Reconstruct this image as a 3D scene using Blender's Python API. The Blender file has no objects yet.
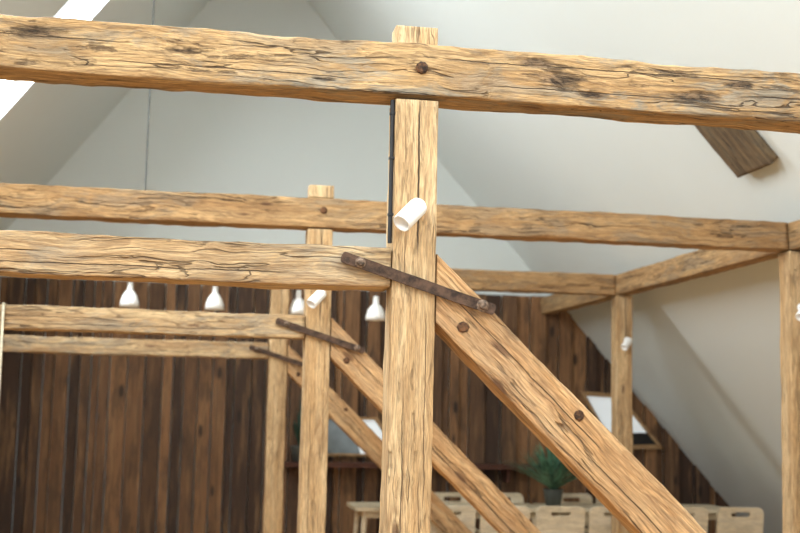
import bpy, bmesh, random
from math import *
from mathutils import Vector, Matrix, noise
random.seed(7)
EYE=1.65
scene=bpy.context.scene
def lin(c):
    return tuple(((x/255)/12.92 if x/255<=0.04045 else ((x/255+0.055)/1.055)**2.4) for x in c)+(1,)
def link(o,parent=None):
    scene.collection.objects.link(o)
    if parent: o.parent=parent
    return o
def empty(name,loc=(0,0,0),rz=0):
    e=bpy.data.objects.new(name,None); e.empty_display_size=.1; e.location=loc; e.rotation_euler=(0,0,rz); return link(e)
def mesh_obj(name,verts,faces,mat,parent=None,smooth=False):
    me=bpy.data.meshes.new(name); me.from_pydata([tuple(v) for v in verts],[],faces); me.update()
    bm=bmesh.new(); bm.from_mesh(me); bmesh.ops.recalc_face_normals(bm,faces=bm.faces); bm.to_mesh(me); bm.free()
    if smooth:
        for p in me.polygons: p.use_smooth=True
    if mat: me.materials.append(mat)
    return link(bpy.data.objects.new(name,me),parent)
# ---------------------------------------------------------------- materials
class NT:
    def __init__(s,name,rough=.7):
        s.m=bpy.data.materials.new(name); s.m.use_nodes=True; s.t=s.m.node_tree; s.n=s.t.nodes
        s.b=s.n['Principled BSDF']; s.b.inputs['Roughness'].default_value=rough
    def node(s,ty,**k):
        n=s.n.new(ty)
        for a,v in k.items(): setattr(n,a,v)
        return n
    def L(s,a,b): s.t.links.new(a,b)
    def val(s,inp,v):
        if hasattr(v,'type') and hasattr(v,'links'): s.L(v,inp)
        else: inp.default_value=v
    def math(s,op,a,b=0.0,c=0.0,clamp=False):
        n=s.node('ShaderNodeMath',operation=op,use_clamp=clamp); s.val(n.inputs[0],a); s.val(n.inputs[1],b); s.val(n.inputs[2],c); return n.outputs[0]
    def vmath(s,op,a,b=(0,0,0)):
        n=s.node('ShaderNodeVectorMath',operation=op); s.val(n.inputs[0],a); s.val(n.inputs[1],b)
        return n.outputs['Value'] if op in('LENGTH','DOT_PRODUCT') else n.outputs[0]
    def noise(s,vec,scale=1.0,detail=4,rough=.55,dist=0):
        n=s.node('ShaderNodeTexNoise'); s.val(n.inputs['Vector'],vec); n.inputs['Scale'].default_value=scale
        n.inputs['Detail'].default_value=detail; n.inputs['Roughness'].default_value=rough; n.inputs['Distortion'].default_value=dist
        return n.outputs[0]
    def rng(s,v,a,b,c=0.0,d=1.0):
        n=s.node('ShaderNodeMapRange'); n.interpolation_type='SMOOTHSTEP'
        s.val(n.inputs[0],v)
        for i,x in enumerate((a,b,c,d)): n.inputs[i+1].default_value=x
        return n.outputs[0]
    def mix(s,f,a,b,mode='MIX'):
        n=s.node('ShaderNodeMix',data_type='RGBA',blend_type=mode); s.val(n.inputs[0],f); s.val(n.inputs[6],a); s.val(n.inputs[7],b); return n.outputs[2]
def simple(name,rgb,rough=.6,metal=0,var=.06,scale=6,bump=0.0):
    k=NT(name,rough); k.b.inputs['Metallic'].default_value=metal
    tc=k.node('ShaderNodeTexCoord').outputs['Object']
    n=k.noise(tc,scale,5); c=lin(rgb)
    lo=tuple(x*(1-var*2) for x in c[:3])+(1,); hi=tuple(min(1,x*(1+var)) for x in c[:3])+(1,)
    k.L(k.mix(k.rng(n,.3,.7),lo,hi),k.b.inputs['Base Color'])
    if bump:
        b=k.node('ShaderNodeBump'); b.inputs['Strength'].default_value=bump; b.inputs['Distance'].default_value=.01
        k.L(k.noise(tc,scale*8,4),b.inputs['Height']); k.L(b.outputs[0],k.b.inputs['Normal'])
    return k.m
def wood(name,light,mid,dark,weather=.0,wcol=(120,105,85),knots=(),crack=1.0,checks=(),grain=1.0,bump=1.0,streak=.5):
    """local X = grain direction"""
    k=NT(name,.78)
    tc=k.node('ShaderNodeTexCoord').outputs['Object']
    oi=k.node('ShaderNodeObjectInfo').outputs['Random']
    off=k.math('MULTIPLY',oi,37.0)
    cx=k.node('ShaderNodeCombineXYZ'); k.L(off,cx.inputs[0]); k.L(off,cx.inputs[1])
    base=k.vmath('ADD',tc,cx.outputs[0])
    wn=k.node('ShaderNodeTexNoise'); k.L(base,wn.inputs['Vector']); wn.inputs['Scale'].default_value=2.8; wn.inputs['Detail'].default_value=3
    w=k.vmath('MULTIPLY',k.vmath('SUBTRACT',wn.outputs['Color'],(.5,.5,.5)),(0,.07,.07))
    g=k.vmath('ADD',base,w)
    n1=k.noise(k.vmath('MULTIPLY',g,(.8,16,16)),1,5,.6)
    n2=k.noise(k.vmath('MULTIPLY',g,(2.6,95,95)),1,5,.7)
    n3=k.noise(k.vmath('MULTIPLY',base,(2.2,5,5)),1,4,.65)
    c=k.mix(k.rng(n1,.32,.66),lin(mid),lin(light))
    rg=k.math('FRACT',k.math('MULTIPLY',k.noise(k.vmath('MULTIPLY',g,(.45,5,5)),1,2,.5),16.0))
    rl=k.math('MULTIPLY',k.rng(rg,.55,.93),k.rng(rg,.99,.94))
    c=k.mix(k.math('MULTIPLY',rl,.42*grain),c,lin(dark))
    c=k.mix(k.math('MULTIPLY',k.rng(n2,.44,.70),.68*grain),c,lin(dark))
    c=k.mix(k.math('MULTIPLY',k.rng(n3,.46,.66),.5),c,lin(tuple(int(x*.84) for x in mid)))
    fine=k.noise(k.vmath('MULTIPLY',base,(14,300,300)),1,3,.65)
    c=k.mix(.6,c,k.mix(k.rng(fine,.3,.7),(.48,.47,.45,1),(1.32,1.32,1.3,1)),'MULTIPLY')
    hw=None
    if weather>0:
        p=k.noise(k.vmath('MULTIPLY',g,(3.0,12,12)),1,6,.72,.8)
        p2=k.noise(k.vmath('MULTIPLY',base,(.9,2.5,2.5)),1,2,.5)
        f=k.math('MULTIPLY',k.rng(p,.45,.60),k.rng(p2,.34,.54))
        wc=k.mix(k.rng(n2,.4,.66),lin(wcol),lin(tuple(int(x*.66) for x in wcol)))
        c=k.mix(k.math('MULTIPLY',f,weather),c,wc)
        f2=k.math('MULTIPLY',k.rng(k.noise(k.vmath('MULTIPLY',g,(5.0,40,40)),1,5,.75),.56,.66),k.rng(k.noise(k.vmath('MULTIPLY',base,(1.1,3,3)),1,2,.5),.40,.56))
        c=k.mix(k.math('MULTIPLY',f2,streak),c,lin((82,60,42)))
        hw=f2
    cn=k.noise(k.vmath('MULTIPLY',g,(.42,14,14)),1,3,.58)
    ca=k.math('ABSOLUTE',k.math('SUBTRACT',cn,.5))
    msk=k.rng(k.noise(k.vmath('MULTIPLY',base,(1.2,6,6)),1,2),.48,.56)
    cr=k.math('MULTIPLY',k.rng(ca,.001,.013,1,0),k.math('MULTIPLY',msk,crack))
    if checks:
        sx=k.node('ShaderNodeSeparateXYZ'); k.L(tc,sx.inputs[0])
        wob=k.math('MULTIPLY',k.math('SUBTRACT',k.noise(k.vmath('MULTIPLY',tc,(4,0,0)),1,5,.65),.5),.022)
        for (z0,xa,xb,wd) in checks:
            dz=k.math('ABSOLUTE',k.math('SUBTRACT',k.math('ADD',sx.outputs[2],wob),z0))
            s=k.math('MULTIPLY',k.rng(dz,wd*.4,wd*1.2,1,0),k.math('MULTIPLY',k.rng(sx.outputs[0],xa,xa+.1),k.rng(sx.outputs[0],xb,xb-.1)))
            cr=k.math('MAXIMUM',cr,s)
    c=k.mix(k.math('MULTIPLY',cr,.9),c,lin((50,34,22)))
    vo=k.node('ShaderNodeTexVoronoi'); k.L(k.vmath('MULTIPLY',g,(1.7,6,6)),vo.inputs['Vector']); vo.inputs['Scale'].default_value=1.0
    kd=k.math('ADD',vo.outputs['Distance'],k.math('MULTIPLY',n2,.10))
    kn=k.rng(kd,.10,.17,1,0)
    c=k.mix(k.math('MULTIPLY',kn,.8),c,lin((94,60,38)))
    c=k.mix(k.math('MULTIPLY',k.math('MULTIPLY',k.rng(kd,.16,.20),k.rng(kd,.26,.2)),.4),c,lin(dark))
    h=k.math('ADD',k.math('MULTIPLY',n2,1.0),k.math('ADD',k.math('MULTIPLY',n1,.9),k.math('MULTIPLY',fine,.35)))
    h=k.math('SUBTRACT',h,k.math('MULTIPLY',cr,2.2))
    if hw is not None: h=k.math('SUBTRACT',h,k.math('MULTIPLY',hw,.7))
    kf=None
    for (x,z,rx,rz) in knots:
        q=k.vmath('MULTIPLY',k.vmath('SUBTRACT',tc,(x,-.09,z)),(1/rx,0,1/rz))
        d=k.math('ADD',k.vmath('LENGTH',q),k.math('MULTIPLY',k.math('SUBTRACT',k.noise(k.vmath('MULTIPLY',base,(9,30,30)),1,5,.75),.5),2.2))
        v=k.rng(d,.3,1.3,1,0)
        kf=v if kf is None else k.math('MAXIMUM',kf,v)
    if kf is not None:
        st=k.noise(k.vmath('MULTIPLY',g,(11,75,75)),1,5,.75)
        dk=k.mix(k.rng(st,.42,.56),lin((34,22,16)),lin((146,118,88)))
        c=k.mix(k.math('MULTIPLY',kf,.92),c,dk); h=k.math('SUBTRACT',h,k.math('MULTIPLY',kf,k.rng(st,.42,.56,1.6,.2)))
    k.L(c,k.b.inputs['Base Color'])
    b=k.node('ShaderNodeBump'); b.inputs['Strength'].default_value=.9; b.inputs['Distance'].default_value=.010*bump
    k.L(h,b.inputs['Height']); k.L(b.outputs[0],k.b.inputs['Normal'])
    return k.m
M_post=wood('post_wood',(224,194,150),(202,163,114),(146,108,70),.15,checks=[(-.010,2.15,2.76,.0032),(.03,.9,1.7,.0014),(-.045,1.3,2.0,.0012)],grain=.9,crack=.4,streak=.2,wcol=(180,152,118))
M_brace=wood('brace_wood',(224,186,138),(200,152,100),(138,96,60),.45,(172,142,110),checks=[(.02,.25,1.1,.0018),(-.03,1.0,2.2,.0020)],crack=.7,streak=.45)
M_beam=wood('beam_wood',(206,168,118),(180,138,90),(116,86,56),.6,(154,136,112),crack=.75,streak=.55)
M_beam1=wood('beam_weathered_wood',(210,174,124),(186,146,96),(112,84,55),.9,(162,150,130),
    knots=[(1.78,.03,.10,.022),(2.27,.01,.07,.014),(3.60,.0,.09,.036),(3.72,-.05,.06,.014),(4.12,-.03,.09,.024),(4.28,.03,.05,.014),(3.5,.055,.07,.016)],
    checks=[(.02,.9,2.1,.0018),(-.045,2.0,2.9,.0016),(.045,3.15,4.4,.0020),(-.01,4.3,5.4,.0026),(-.04,3.3,4.1,.0018)],bump=1.25,crack=.85,streak=.75)
M_collar=wood('collar_wood',(216,186,142),(192,155,110),(126,94,64),.75,(168,154,132),checks=[(.01,.6,2.4,.0018),(-.03,1.9,3.2,.0018)],crack=.7,streak=.45)
M_old=wood('dark_old_wood',(146,122,90),(108,88,64),(64,50,36),.6,(104,94,78))
M_table=wood('birch_wood',(234,220,194),(224,206,174),(200,176,140),0,crack=0,grain=.3,bump=.2)
M_shelf=wood('shelf_wood',(108,64,46),(84,48,34),(56,32,20),0,crack=.2)
M_frame=wood('window_frame_wood',(190,156,112),(168,130,88),(120,84,52),0,crack=.2)
M_floor=wood('floor_wood',(220,174,114),(200,150,90),(140,96,54),0,crack=.4,grain=.6)
def plaster(name,rgb):
    k=NT(name,.9); tc=k.node('ShaderNodeTexCoord').outputs['Object']; c=lin(rgb)
    n=k.noise(tc,1.1,4); k.L(k.mix(n,tuple(x*.95 for x in c[:3])+(1,),c),k.b.inputs['Base Color'])
    b=k.node('ShaderNodeBump'); b.inputs['Strength'].default_value=.15; b.inputs['Distance'].default_value=.01
    k.L(k.noise(tc,40,4),b.inputs['Height']); k.L(b.outputs[0],k.b.inputs['Normal']); return k.m
M_plaster=plaster('white_plaster',(222,229,228))
M_white=simple('white_lacquer',(242,242,240),.35,var=.02)
M_iron=simple('rusty_iron',(88,66,52),.75,.25,.35,38,.6)
M_bolt=simple('bolt_iron',(128,106,88),.5,.4,.35,60,.3)
M_peg=simple('dark_oak_peg',(104,70,44),.85,0,.45,60,.6)
M_leaf=simple('leaf_green',(96,140,112),.45,var=.35,scale=12)
M_leaf2=simple('leaf_dark_green',(44,74,62),.5,var=.3,scale=12)
M_pot=simple('pot_glaze',(84,88,84),.4,var=.1)
M_soil=simple('soil',(50,38,28),.95,var=.3,scale=40)
M_rope=simple('rope_fibre',(215,205,180),.9,var=.15,scale=80,bump=.3)
M_cord=simple('grey_cable',(80,84,84),.6,var=.05)
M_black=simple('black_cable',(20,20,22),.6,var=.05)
M_dark=simple('dark_void',(30,28,26),.8,var=.1)
M_pane=simple('pane_glass_pale',(225,232,234),.15,var=.04)
M_pane.node_tree.nodes['Principled BSDF'].inputs['Emission Color'].default_value=(.9,.96,1,1)
M_pane.node_tree.nodes['Principled BSDF'].inputs['Emission Strength'].default_value=.35
M_pane2=simple('pane_glass_grey',(120,130,132),.15,var=.1)
def wallwood():
    k=NT('stained_board_wood',.75); tc=k.node('ShaderNodeTexCoord').outputs['Object']
    at=k.node('ShaderNodeAttribute'); at.attribute_name='tone'; t=at.outputs['Fac']
    cx=k.node('ShaderNodeCombineXYZ'); k.L(k.math('MULTIPLY',t,50.0),cx.inputs[2])
    g=k.vmath('ADD',tc,cx.outputs[0])
    n=k.noise(k.vmath('MULTIPLY',g,(16,16,1.2)),1,5,.65); n2=k.noise(k.vmath('MULTIPLY',g,(50,50,2.2)),1,4,.65)
    c=k.mix(k.rng(t,.05,.95),lin((64,44,31)),lin((144,104,68)))
    c=k.mix(k.math('MULTIPLY',k.rng(n,.48,.70),.6),c,lin((164,126,86)))
    c=k.mix(k.math('MULTIPLY',k.rng(n2,.46,.66),.6),c,lin((48,31,22)))
    n4=k.noise(k.vmath('MULTIPLY',g,(7,7,1.8)),1,5,.68)
    c=k.mix(k.math('MULTIPLY',k.rng(n4,.48,.64),.6),c,lin((58,42,31)))
    vo=k.node('ShaderNodeTexVoronoi'); k.L(k.vmath('MULTIPLY',g,(5,5,1.8)),vo.inputs['Vector']); vo.inputs['Scale'].default_value=1
    c=k.mix(k.rng(vo.outputs['Distance'],.08,.16,.85,0),c,lin((28,18,12)))
    k.L(c,k.b.inputs['Base Color'])
    b=k.node('ShaderNodeBump'); b.inputs['Strength'].default_value=.6; b.inputs['Distance'].default_value=.01
    k.L(n2,b.inputs['Height']); k.L(b.outputs[0],k.b.inputs['Normal']); return k.m
M_wall=wallwood()
# ---------------------------------------------------------------- timbers
SP=[-1,-.95,-.86,-.7,-.45,-.15,.15,.45,.7,.86,.95]
def timber(name,p0,p1,w,h,seed,mat,ey=(0,1,0),amp=1.0,cuts=(),pits=(),parent=None):
    p0=Vector(p0);p1=Vector(p1); ex=(p1-p0).normalized(); ey=Vector(ey); ez=ex.cross(ey).normalized(); ey=ez.cross(ex)
    Ln=(p1-p0).length; n=max(8,int(Ln/.025))
    sec=[(a,-1) for a in SP]+[(1,a) for a in SP]+[(-a,1) for a in SP]+[(-1,-a) for a in SP]
    V=[];F=[];m=len(sec); s0=seed*13.7
    for i in range(n+1):
        x=Ln*i/n
        swy=.006*amp*noise.noise(Vector((x*.6,s0,0))); swz=.006*amp*noise.noise(Vector((x*.7,s0+5,2)))
        for j,(a,b) in enumerate(sec):
            cq=(1 if a>0 else 0)+(2 if b>0 else 0)
            r=.004+.022*amp*max(0,noise.noise(Vector((x*2.1,s0+cq*9.1,4)))+.04)+.005*amp*abs(noise.noise(Vector((x*11,s0+cq*9.1,7))))
            y=a*w/2; z=b*h/2
            iy=w/2-r; iz=h/2-r
            if abs(y)>iy and abs(z)>iz:
                dy=abs(y)-iy; dz=abs(z)-iz; d=sqrt(dy*dy+dz*dz)
                if d>r: dy*=r/d; dz*=r/d
                y=copysign(iy+dy,y); z=copysign(iz+dz,z)
            ph=x*5.5+noise.noise(Vector((x*1.3,y*6,z*6+s0)))*2.2+s0
            sc=abs((ph%1)-.5)*2
            fn=noise.noise(Vector((x*3.2+s0,y*9,z*9+s0)))*.0045*amp+noise.noise(Vector((x*12+s0,y*34,z*34)))*.0024*amp-(1-sc*sc)*.0022*amp
            for (kx,kz,rx,rz) in pits:
                if a==-1 or (b in(-1,1) and a<0):
                    q=((x-kx)/rx)**2+((z-kz)/rz)**2
                    if q<4: fn-=.011*exp(-q*1.3)
            nl=sqrt(a**8+b**8) or 1
            y+=fn*(a**7)/nl+swy; z+=fn*(b**7)/nl+swz
            V.append((x,y,z))
    for i in range(n):
        for j in range(m):
            F.append((i*m+j,i*m+(j+1)%m,(i+1)*m+(j+1)%m,(i+1)*m+j))
    F.append(tuple(range(m))); F.append(tuple(n*m+j for j in reversed(range(m))))
    me=bpy.data.meshes.new(name); me.from_pydata(V,[],F); me.update()
    M=Matrix(((ex.x,ey.x,ez.x,p0.x),(ex.y,ey.y,ez.y,p0.y),(ex.z,ey.z,ez.z,p0.z),(0,0,0,1)))
    bm=bmesh.new(); bm.from_mesh(me)
    Mi=M.inverted()
    for co,no in cuts:
        c=Mi@Vector(co); nn=(Mi.to_3x3()@Vector(no)).normalized()
        r=bmesh.ops.bisect_plane(bm,geom=bm.verts[:]+bm.edges[:]+bm.faces[:],plane_co=c,plane_no=nn,clear_outer=True)
        ed=[e for e in r['geom_cut'] if isinstance(e,bmesh.types.BMEdge)]
        bmesh.ops.contextual_create(bm,geom=ed)
    bmesh.ops.recalc_face_normals(bm,faces=bm.faces)
    for f in bm.faces: f.smooth=len(f.verts)<=5
    bm.to_mesh(me); bm.free()
    me.materials.append(mat)
    o=bpy.data.objects.new(name,me); link(o); o.matrix_basis=M
    return o
def child(o,parent):
    o.parent=parent; o.matrix_local=parent.matrix_basis.inverted(); return o
def rod(V,F,p0,p1,r0,r1,n=16,cap=True):
    p0=Vector(p0);p1=Vector(p1); d=(p1-p0).normalized(); a=d.orthogonal().normalized(); b=d.cross(a); s=len(V)
    for p,r in((p0,r0),(p1,r1)):
        for i in range(n):
            t=2*pi*i/n; V.append(p+a*r*cos(t)+b*r*sin(t))
    for i in range(n): F.append((s+i,s+(i+1)%n,s+n+(i+1)%n,s+n+i))
    if cap: F.append(tuple(s+i for i in reversed(range(n)))); F.append(tuple(s+n+i for i in range(n)))
def box(V,F,lo,hi):
    s=len(V)
    for z in(lo[2],hi[2]):
        for y in(lo[1],hi[1]):
            for x in(lo[0],hi[0]): V.append(Vector((x,y,z)))
    for f in((0,2,3,1),(4,5,7,6),(0,1,5,4),(2,6,7,3),(0,4,6,2),(1,3,7,5)): F.append(tuple(s+i for i in f))
def lathe(V,F,prof,base,axis,n=28):
    base=Vector(base); d=Vector(axis).normalized(); a=d.orthogonal().normalized(); b=d.cross(a); s=len(V)
    for (r,h) in prof:
        for i in range(n):
            t=2*pi*i/n; V.append(base+d*h+a*r*cos(t)+b*r*sin(t))
    for k in range(len(prof)-1):
        for i in range(n): F.append((s+k*n+i,s+k*n+(i+1)%n,s+(k+1)*n+(i+1)%n,s+(k+1)*n+i))
# ---------------------------------------------------------------- frames
YS=[4.0,7.12,10.31]; XP=.671; W=.154; DP=.15
ZT=1.2725+EYE; HT=.185; ZL=.554+EYE; HL=.142
XR=3.806; ZB=ZT-HT
def bolt(V,F,x,y,z,r=.016):
    lathe(V,F,[(r*1.45,0),(r*1.45,-.003),(r*1.2,-.005),(r*1.0,-.005),(r*1.0,-.010),(r*.75,-.016),(0,-.018)],(x,y,z),(0,1,0),12)
for k,Y in enumerate(YS):
    sd=k*10+1
    beam=timber('ceiling_tie_beam',(-2.33,Y+.087,ZT-HT/2+(.022 if k==0 else 0)),(XR-.004,Y+.087,ZT-HT/2),.174,HT+(.004 if k==0 else 0),sd,M_beam1 if k==0 else M_beam,amp=1.6,
        pits=[(1.78,.03,.10,.022),(2.27,.01,.07,.016),(3.60,.0,.08,.035),(4.12,-.03,.08,.024)] if k==0 else ())
    post=timber('timber_post',(XP+W/2,Y+.012+DP/2,0),(XP+W/2,Y+.012+DP/2,ZB-.004),DP,W,sd+1,M_post,amp=.8)
    timber('post_tenon',(XP+W/2+.002,Y+.10,ZT+.010),(XP+W/2+.002,Y+.10,ZT+.088),.11,W*.99,sd+2,M_post,amp=.6)
    timber('collar_beam',(-2.86,Y+.01+.075,ZL-HL/2+.003),(XP-.005,Y+.01+.075,ZL-HL/2+.003),.15,HL,sd+3,M_collar,amp=1.4)
    c0=Vector((.70,Y+.015+.07,2.20)); dr=Vector((1,0,-.965))
    brace=timber('diagonal_brace',c0-dr*.05,c0+dr*2.45,.145,.178,sd+4,M_brace,amp=1.0,cuts=[((XP+W+.004,0,0),(-1,0,0)),((0,0,.002),(0,0,-1))])
    timber('timber_post',(XR+W/2,Y+DP/2,0),(XR+W/2,Y+DP/2,ZB-.006),DP,W,sd+5,M_post,amp=.8)
    e=empty('iron_strap',(.762,Y,2.083)); L0=.283; ang=atan2(-.16,.52)
    V=[];F=[];pts=[]
    rs=random.Random(k)
    for i in range(9):
        t=pi/2-pi*i/8; pts.append((L0-.008+.008*cos(t),.019*sin(t)))
    for i in range(1,16): pts.append((L0-.01-(2*L0-.02)*i/16,-.019+rs.uniform(-.0008,.0008)))
    for i in range(9):
        t=-pi/2-pi*i/8; pts.append((-L0+.008+.008*cos(t),.019*sin(t)))
    for i in range(1,16): pts.append((-L0+.01+(2*L0-.02)*i/16,.019+rs.uniform(-.0008,.0008)))
    n=len(pts)
    for y in(-.002,-.012):
        for (x,z) in pts: V.append((x,y,z))
    F=[tuple(range(n)),tuple(reversed(range(n,2*n)))]+[(i,(i+1)%n,n+(i+1)%n,n+i) for i in range(n)]
    mesh_obj('bar',V,F,M_iron,e)
    V=[];F=[]; bolt(V,F,-.215,-.011,0,.013); bolt(V,F,.235,-.011,0,.015)
    mesh_obj('bolts',V,F,M_bolt,e)
    e.rotation_euler=(0,-ang,0)
    V=[];F=[]
    for (x,z) in((.925,.29),(1.345,-.005)): lathe(V,F,[(.023,0),(.021,-.001),(.016,.006),(.0,.007)],(x,Y+.016,z+EYE),(0,-1,0),8)
    child(mesh_obj('pegs',V,F,M_peg,None),brace)
    V=[];F=[]
    lathe(V,F,[(.024,-.02),(.022,.004),(.015,.009),(.0,.010)],(XP+W/2+.012,Y-.002,ZT-.075),(0,-1,0),9)
    child(mesh_obj('peg',V,F,M_peg,None),beam)
timber('purlin_beam',(XR+W/2,-3.9,ZT-HT/2),(XR+W/2,12.72,ZT-HT/2),W-.006,HT,77,M_beam,ey=(-1,0,0),amp=1.2)
# dark line on the left cheek of the front post, built as a clipped rod
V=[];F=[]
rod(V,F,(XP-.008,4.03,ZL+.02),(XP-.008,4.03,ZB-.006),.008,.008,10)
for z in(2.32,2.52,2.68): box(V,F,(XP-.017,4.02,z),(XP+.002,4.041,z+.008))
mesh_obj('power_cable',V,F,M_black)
# ---------------------------------------------------------------- spotlights
def spot(x,y,z):
    e=empty('spotlight',(x,y,z))
    V=[];F=[]
    lathe(V,F,[(0,0),(.03,0),(.032,.004),(.032,.016),(.026,.02),(0,.02)],(.012,-.003,.03),(0,-1,0))
    rod(V,F,(.012,-.018,.03),(.012,-.05,.03),.008,.008,12)
    d=Vector((-.62,-.42,-.66)).normalized(); s=Vector((.02,-.06,.038))
    lathe(V,F,[(0,-.004),(.02,-.002),(.03,.008),(.033,.02),(.033,.118),(.031,.122),(.027,.118),(.026,.09),(0,.085)],s,d)
    mesh_obj('lamp_body',V,F,M_white,e,True)
spot(.735,4.010,.665+EYE); spot(.745,7.130,.655+EYE); spot(3.87,7.118,.68+EYE); spot(3.89,10.308,.64+EYE)
# ---------------------------------------------------------------- pendants
for (x,top,sc) in((-.535,1.045,1),(.185,1.045,1),(.91,1.03,1),(1.60,1.0,1.1)):
    e=empty('pendant_lamp',(x,10.40,0)); V=[];F=[]
    zz=top+EYE
    rod(V,F,(0,0,ZB-.006),(0,0,zz-.02),.004,.004,8)
    mesh_obj('cord',V,F,M_cord,e); V=[];F=[]
    lathe(V,F,[(0,0),(.02,0),(.024,-.02),(.026,-.07),(.04,-.085),(.062,-.12),(.078,-.17),(.084,-.215),(.08,-.215),(.07,-.16),(.0,-.09)],(0,0,zz),(0,0,1))
    for v in V: v.x*=sc; v.y*=sc
    mesh_obj('shade',V,F,M_white,e,True)
# ---------------------------------------------------------------- room shell
YW=12.8; Y0=-4.0
def zl(x): return 6.014+1.32*x
def zr(x): return 7.41-1.12*x
AX=(7.41-6.014)/(1.32+1.12); AZ=zr(AX)
V=[];F=[];T=[]
x=-3.2;i=0
while x<6.6:
    w=random.choice([.08,.11,.15,.18]); x1=x+w-.012; y=YW-(.035 if i%2 else 0.0); tone=random.random()
    def top(q): return max(0.02,min(2.94,zl(q),zr(q)))
    s=len(V)
    for yy in(y-.022,y+.03):
        V+= [Vector((x,yy,0)),Vector((x1,yy,0)),Vector((x1,yy,top(x1))),Vector((x,yy,top(x)))]
    F+=[(s,s+1,s+2,s+3),(s+7,s+6,s+5,s+4),(s,s+4,s+5,s+1),(s+1,s+5,s+6,s+2),(s+2,s+6,s+7,s+3),(s+3,s+7,s+4,s)]
    T+=[tone]*8; x+=w; i+=1
o=mesh_obj('wall_back_boards',V,F,M_wall)
at=o.data.attributes.new('tone','FLOAT','POINT')
for i,t in enumerate(T): at.data[i].value=t
P=[(-4.56,0),(6.62,0),(AX,AZ)]
V=[Vector((a,YW+.035,b)) for a,b in P]+[Vector((a,YW+.25,b)) for a,b in P]
mesh_obj('wall_back',V,[(0,1,2),(5,4,3),(0,3,4,1),(1,4,5,2),(2,5,3,0)],M_plaster)
mesh_obj('floor',[(-4.7,Y0,0),(6.8,Y0,0),(6.8,YW+.2,0),(-4.7,YW+.2,0),(-4.7,Y0,-.1),(6.8,Y0,-.1),(6.8,YW+.2,-.1),(-4.7,YW+.2,-.1)],
    [(0,1,2,3),(7,6,5,4),(0,4,5,1),(1,5,6,2),(2,6,7,3),(3,7,4,0)],M_floor)
def slope(name,zf,xs,nx,nz,holes):
    bx=sorted(set([xs[0],xs[1]]+[h[0] for h in holes]+[h[1] for h in holes])); by=sorted(set([Y0,YW+.2]+[h[2] for h in holes]+[h[3] for h in holes]))
    V=[];F=[];T=.18
    for i in range(len(bx)-1):
        for j in range(len(by)-1):
            cx=(bx[i]+bx[i+1])/2; cy=(by[j]+by[j+1])/2
            if any(h[0]<cx<h[1] and h[2]<cy<h[3] for h in holes): continue
            s=len(V)
            for t in(0,T):
                for (a,b) in((bx[i],by[j]),(bx[i+1],by[j]),(bx[i+1],by[j+1]),(bx[i],by[j+1])):
                    V.append(Vector((a+nx*t,b,zf(a)+nz*t)))
            F+=[(s,s+1,s+2,s+3),(s+7,s+6,s+5,s+4),(s,s+4,s+5,s+1),(s+1,s+5,s+6,s+2),(s+2,s+6,s+7,s+3),(s+3,s+7,s+4,s)]
    return mesh_obj(name,V,F,M_plaster)
nl=Vector((-1.32,1)).normalized(); nr=Vector((1.12,1)).normalized()
LH=[(-1.9,-.55,9.0,9.8),(-1.9,-.5,4.6,5.8),(-1.9,-.5,1.2,2.4),(-1.9,-.5,-2.2,-1)]  # first skylight is in view, the others are unseen and added for light
RH=[(1.4,2.7,-2.0,-.6),(1.4,2.7,.6,2.0),(1.4,2.7,3.0,4.2)]  # unseen openings, added only to bring light in near the camera
slope('ceiling_left',zl,(-4.6,AX),nl.x,nl.y,LH); slope('ceiling_right',zr,(AX,6.65),nr.x,nr.y,RH)
wn=3
for zf,nv,hs,en in((zl,nl,LH,180),(zr,nr,RH,85)):
    for (xa,xb,ya,yb) in hs:
        V=[];F=[]
        def q(a,b,t): return Vector((a+nv.x*t,b,zf(a)+nv.y*t))
        bw=.05
        for (a0,a1,b0,b1) in((xa,xb,ya,ya+bw),(xa,xb,yb-bw,yb),(xa,xa+bw*.7,ya,yb),(xb-bw*.7,xb,ya,yb)):
            s=len(V)
            for t in(.12,.18):
                V+=[q(a0,b0,t),q(a1,b0,t),q(a1,b1,t),q(a0,b1,t)]
            F+=[(s,s+1,s+2,s+3),(s+7,s+6,s+5,s+4),(s,s+4,s+5,s+1),(s+1,s+5,s+6,s+2),(s+2,s+6,s+7,s+3),(s+3,s+7,s+4,s)]
        mesh_obj('window_%d'%wn,V,F,M_white)  # past the first, each frame belongs to an added skylight
        ld=bpy.data.lights.new('skylight_daylight','AREA'); ld.shape='RECTANGLE'; c=q((xa+xb)/2,(ya+yb)/2,.22)  # area lamp added outside each opening, standing in for sky light
        ld.size=(q(xb,ya,0)-q(xa,ya,0)).length; ld.size_y=yb-ya; ld.energy=en; ld.color=(.92,.98,1)
        lo=bpy.data.objects.new('skylight_daylight',ld); lo.location=c
        z=Vector((nv.x,0,nv.y)); xx=(q(xb,ya,0)-q(xa,ya,0)).normalized(); yy=z.cross(xx)
        R=Matrix((xx,yy,z)).transposed(); lo.rotation_euler=R.to_euler(); link(lo)
        wn+=1
xa,xb=3.24,3.66
pa=Vector((xa,7.18,zr(xa)))-Vector((nr.x,0,nr.y))*.045; pb=Vector((xb,7.18,zr(xb)))-Vector((nr.x,0,nr.y))*.045
timber('rafter_board',pa,pb,.47,.08,91,M_old,amp=.7)
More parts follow.
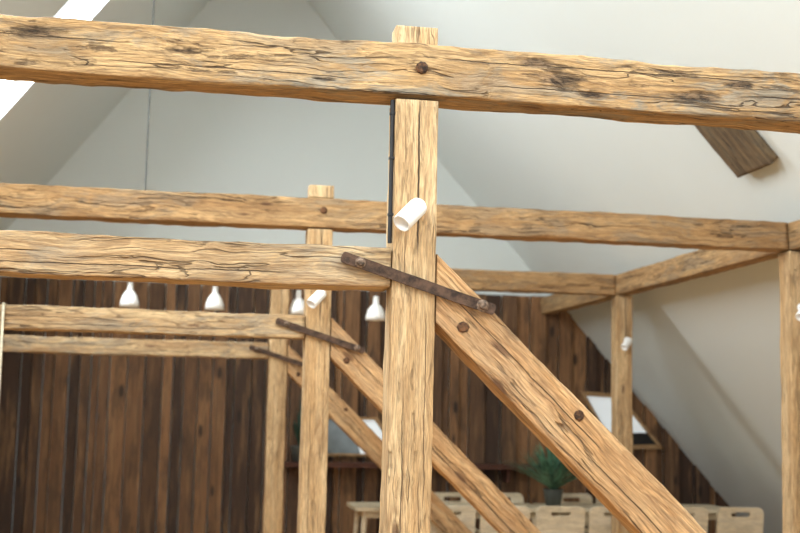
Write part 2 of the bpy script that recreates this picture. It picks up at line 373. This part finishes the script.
# ---------------------------------------------------------------- wall windows, shelf
def qwin(name,quad,y,fw,mats,bars=()):
    e=empty(name,(0,0,0)); Q=[Vector((a,0,b+EYE)) for a,b in quad]; c=sum(Q,Vector())/4
    I=[p+(c-p)*fw for p in Q]; V=[];F=[]
    for yy in(y-.05,y):
        V+=[Vector((p.x,yy,p.z)) for p in Q]+[Vector((p.x,yy,p.z)) for p in I]
    for i in range(4):
        j=(i+1)%4
        F+=[(i,j,4+j,4+i),(8+j,8+i,12+i,12+j),(i,8+i,8+j,j),(4+i,4+j,12+j,12+i)]
    mesh_obj('frame',V,F,M_frame,e)
    def lerp(u,v): return (I[0]*(1-u)+I[1]*u)*(1-v)+(I[3]*(1-u)+I[2]*u)*v
    for n,(u0,u1,v0,v1,m) in enumerate(mats):
        V=[lerp(u0,v0),lerp(u1,v0),lerp(u1,v1),lerp(u0,v1)]
        V=[Vector((p.x,y-.02,p.z)) for p in V]+[Vector((p.x,y-.005,p.z)) for p in V]
        mesh_obj('pane_%d'%n,V,[(0,1,2,3),(7,6,5,4),(0,4,5,1),(1,5,6,2),(2,6,7,3),(3,7,4,0)],m,e)
yw=YW-.06
qwin('window_1',[(4.26,.25),(4.72,.23),(5.24,-.37),(4.64,-.39)],yw,.16,[(0,1,0,.75,M_pane),(0,1,.75,1,M_dark)])
qwin('window_2',[(1.38,-.08),(2.0,-.08),(2.3,-.5),(1.38,-.5)],yw,.14,[(0,.5,0,1,M_pane2),(.5,1,0,1,M_pane)])
V=[];F=[]; box(V,F,(1.0,12.5,-.61+EYE),(3.75,yw-.001,-.56+EYE))
for x in(1.2,2.3,3.4): box(V,F,(x,12.56,-.75+EYE),(x+.03,yw-.001,-.61+EYE))
mesh_obj('wall_shelf',V,F,M_shelf)
# ---------------------------------------------------------------- plants
def plant(name,x,y,z,H,R,n,mat,seed,wm=1):
    rd=random.Random(seed); e=empty(name,(x,y,z)); V=[];F=[]
    lathe(V,F,[(0,0),(.07,0),(.095,.15),(.10,.16),(.10,.165),(.088,.165),(.085,.14)],(0,0,0),(0,0,1)); mesh_obj('pot',V,F,M_pot,e,True)
    V=[];F=[]; lathe(V,F,[(.086,.145),(.04,.15),(0,.15)],(0,0,0),(0,0,1)); mesh_obj('soil',V,F,M_soil,e)
    V=[];F=[]
    for i in range(n):
        a=rd.random()*2*pi; el=rd.uniform(.02,1.0)**.6; L=rd.uniform(.75,1.05)*H; w=rd.uniform(.011,.017)*wm
        s=len(V); side=Vector((-sin(a),cos(a),0)); out=Vector((cos(a),sin(a),0))
        for j in range(9):
            t=j/8; r=R*el*(t**1.05); zz=.15+L*t*(1-.48*el)-L*el*.14*t**3
            c=out*r+Vector((0,0,zz)); ww=w*(1-t)**.6*(.6+.4*min(1,t*4))+.0008
            V+=[c-side*ww,c+Vector((0,0,-ww*.4)),c+side*ww]
        for j in range(8):
            b=s+j*3; F+=[(b,b+1,b+4,b+3),(b+1,b+2,b+5,b+4)]
    mesh_obj('leaves',V,F,mat,e,True)
plant('potted_yucca',3.53,11.32,.752,.64,.54,150,M_leaf,3,1.3)
plant('potted_plant',1.16,12.62,-.56+EYE,.62,.12,40,M_leaf2,5)
# ---------------------------------------------------------------- furniture
def rrect(w,h,r,cx=0,cy=0,n=6):
    P=[]
    for (sx,sy,a0) in((1,1,0),(-1,1,90),(-1,-1,180),(1,-1,270)):
        for i in range(n+1):
            a=radians(a0+90*i/n); P.append((cx+sx*(w/2-r)+r*cos(a),cy+sy*(h/2-r)+r*sin(a)))
    return P
def plate(name,outs,th,mat,parent,M):
    cu=bpy.data.curves.new(name,'CURVE'); cu.dimensions='2D'; cu.fill_mode='BOTH'; cu.extrude=th/2; cu.bevel_depth=.002
    for P in outs:
        sp=cu.splines.new('POLY'); sp.points.add(len(P)-1); sp.use_cyclic_u=True
        for i,(a,b) in enumerate(P): sp.points[i].co=(a,b,0,1)
    t=bpy.data.objects.new('tmp',cu); scene.collection.objects.link(t)
    dg=bpy.context.evaluated_depsgraph_get(); me=bpy.data.meshes.new_from_object(t.evaluated_get(dg))
    bpy.data.objects.remove(t); me.name=name; me.materials.clear(); me.materials.append(mat)
    o=bpy.data.objects.new(name,me); link(o,parent); o.matrix_local=M; return o
def chair(x,y,rz=0):
    e=empty('dining_chair',(x,y,0),rz)
    Mb=Matrix.Translation((0,.0,.65))@Matrix.Rotation(radians(98),4,'X')
    plate('backrest',[rrect(.45,.33,.06),rrect(.19,.05,.024,0,.10)],.02,M_table,e,Mb)
    plate('seat',[rrect(.44,.40,.05)],.02,M_table,e,Matrix.Translation((0,.23,.45)))
    V=[];F=[]
    for sx in(-1,1):
        rod(V,F,(sx*.18,.02,.60),(sx*.19,-.0,0),.014,.011,10); rod(V,F,(sx*.18,.39,.44),(sx*.2,.41,0),.014,.011,10)
        rod(V,F,(sx*.18,.03,.42),(sx*.18,.40,.42),.011,.011,10)
    rod(V,F,(-.18,.39,.42),(.18,.39,.42),.011,.011,10); rod(V,F,(-.18,.03,.42),(.18,.03,.42),.011,.011,10)
    mesh_obj('legs',V,F,M_table,e)
def table(x0,x1,y0,y1):
    e=empty('dining_table',((x0+x1)/2,(y0+y1)/2,0)); w=x1-x0; d=y1-y0
    plate('tabletop',[rrect(w,d,.04)],.03,M_table,e,Matrix.Translation((0,0,.735)))
    V=[];F=[]
    for sx in(-1,1):
        for sy in(-1,1): rod(V,F,(sx*(w/2-.1),sy*(d/2-.1),.72),(sx*(w/2-.06),sy*(d/2-.06),0),.028,.018,12)
    for sy in(-1,1): box(V,F,(-w/2+.1,sy*(d/2-.1)-.01,.65),(w/2-.1,sy*(d/2-.1)+.01,.72))
    for sx in(-1,1): box(V,F,(sx*(w/2-.1)-.01,-d/2+.1,.65),(sx*(w/2-.1)+.01,d/2-.1,.72))
    mesh_obj('legs',V,F,M_table,e)
table(1.55,3.38,11.02,11.68); table(3.42,5.3,11.02,11.68)
for x in(2.34,2.84,3.36,3.86,4.55,5.10): chair(x,10.56,random.uniform(-.04,.04))
for x in(2.2,2.72,3.25,4.0,4.5): chair(x,12.18,pi+random.uniform(-.04,.04))
# ---------------------------------------------------------------- rope and cable
V=[];F=[]; xr=-1.07
rod(V,F,(xr,7.09,ZL+.0),(xr+.01,7.09,ZL-1.3),.008,.008,10); lathe(V,F,[(0,0),(.02,.0),(.028,.02),(.02,.05),(0,.06)],(xr+.01,7.09,ZL-1.36),(0,0,1),14)
rod(V,F,(xr,7.09,ZL+.005),(xr,7.14,ZL+.005),.008,.008,10)
mesh_obj('hanging_rope',V,F,M_rope,None,True)
V=[];F=[]; rod(V,F,(-.31,7.2,ZT+.0),(-.31,7.2,zl(-.31)-.0),.005,.005,8); mesh_obj('suspension_cable',V,F,M_cord)
# ---------------------------------------------------------------- world, camera
w=bpy.data.worlds.new('World'); scene.world=w; w.use_nodes=True
bg=w.node_tree.nodes['Background']; bg.inputs[0].default_value=(.88,.95,1,1); bg.inputs[1].default_value=2.2
f=1189.22;psi=radians(9.8691);th=radians(6.8831);rho=radians(1.1720)
cd=bpy.data.cameras.new('Camera'); cd.sensor_width=36; cd.lens=36*f/800; cd.clip_end=100
cd.dof.use_dof=True; cd.dof.focus_distance=4.15; cd.dof.aperture_fstop=3.2
co=bpy.data.objects.new('Camera',cd); link(co); scene.camera=co
fw=Vector((sin(psi)*cos(th),cos(psi)*cos(th),sin(th))); rt=Vector((cos(psi),-sin(psi),0)); up=rt.cross(fw)
r2=rt*cos(rho)+up*sin(rho); u2=up*cos(rho)-rt*sin(rho)
co.matrix_world=Matrix(((r2.x,u2.x,-fw.x,0),(r2.y,u2.y,-fw.y,0),(r2.z,u2.z,-fw.z,EYE),(0,0,0,1)))
scene.view_settings.view_transform='Standard'
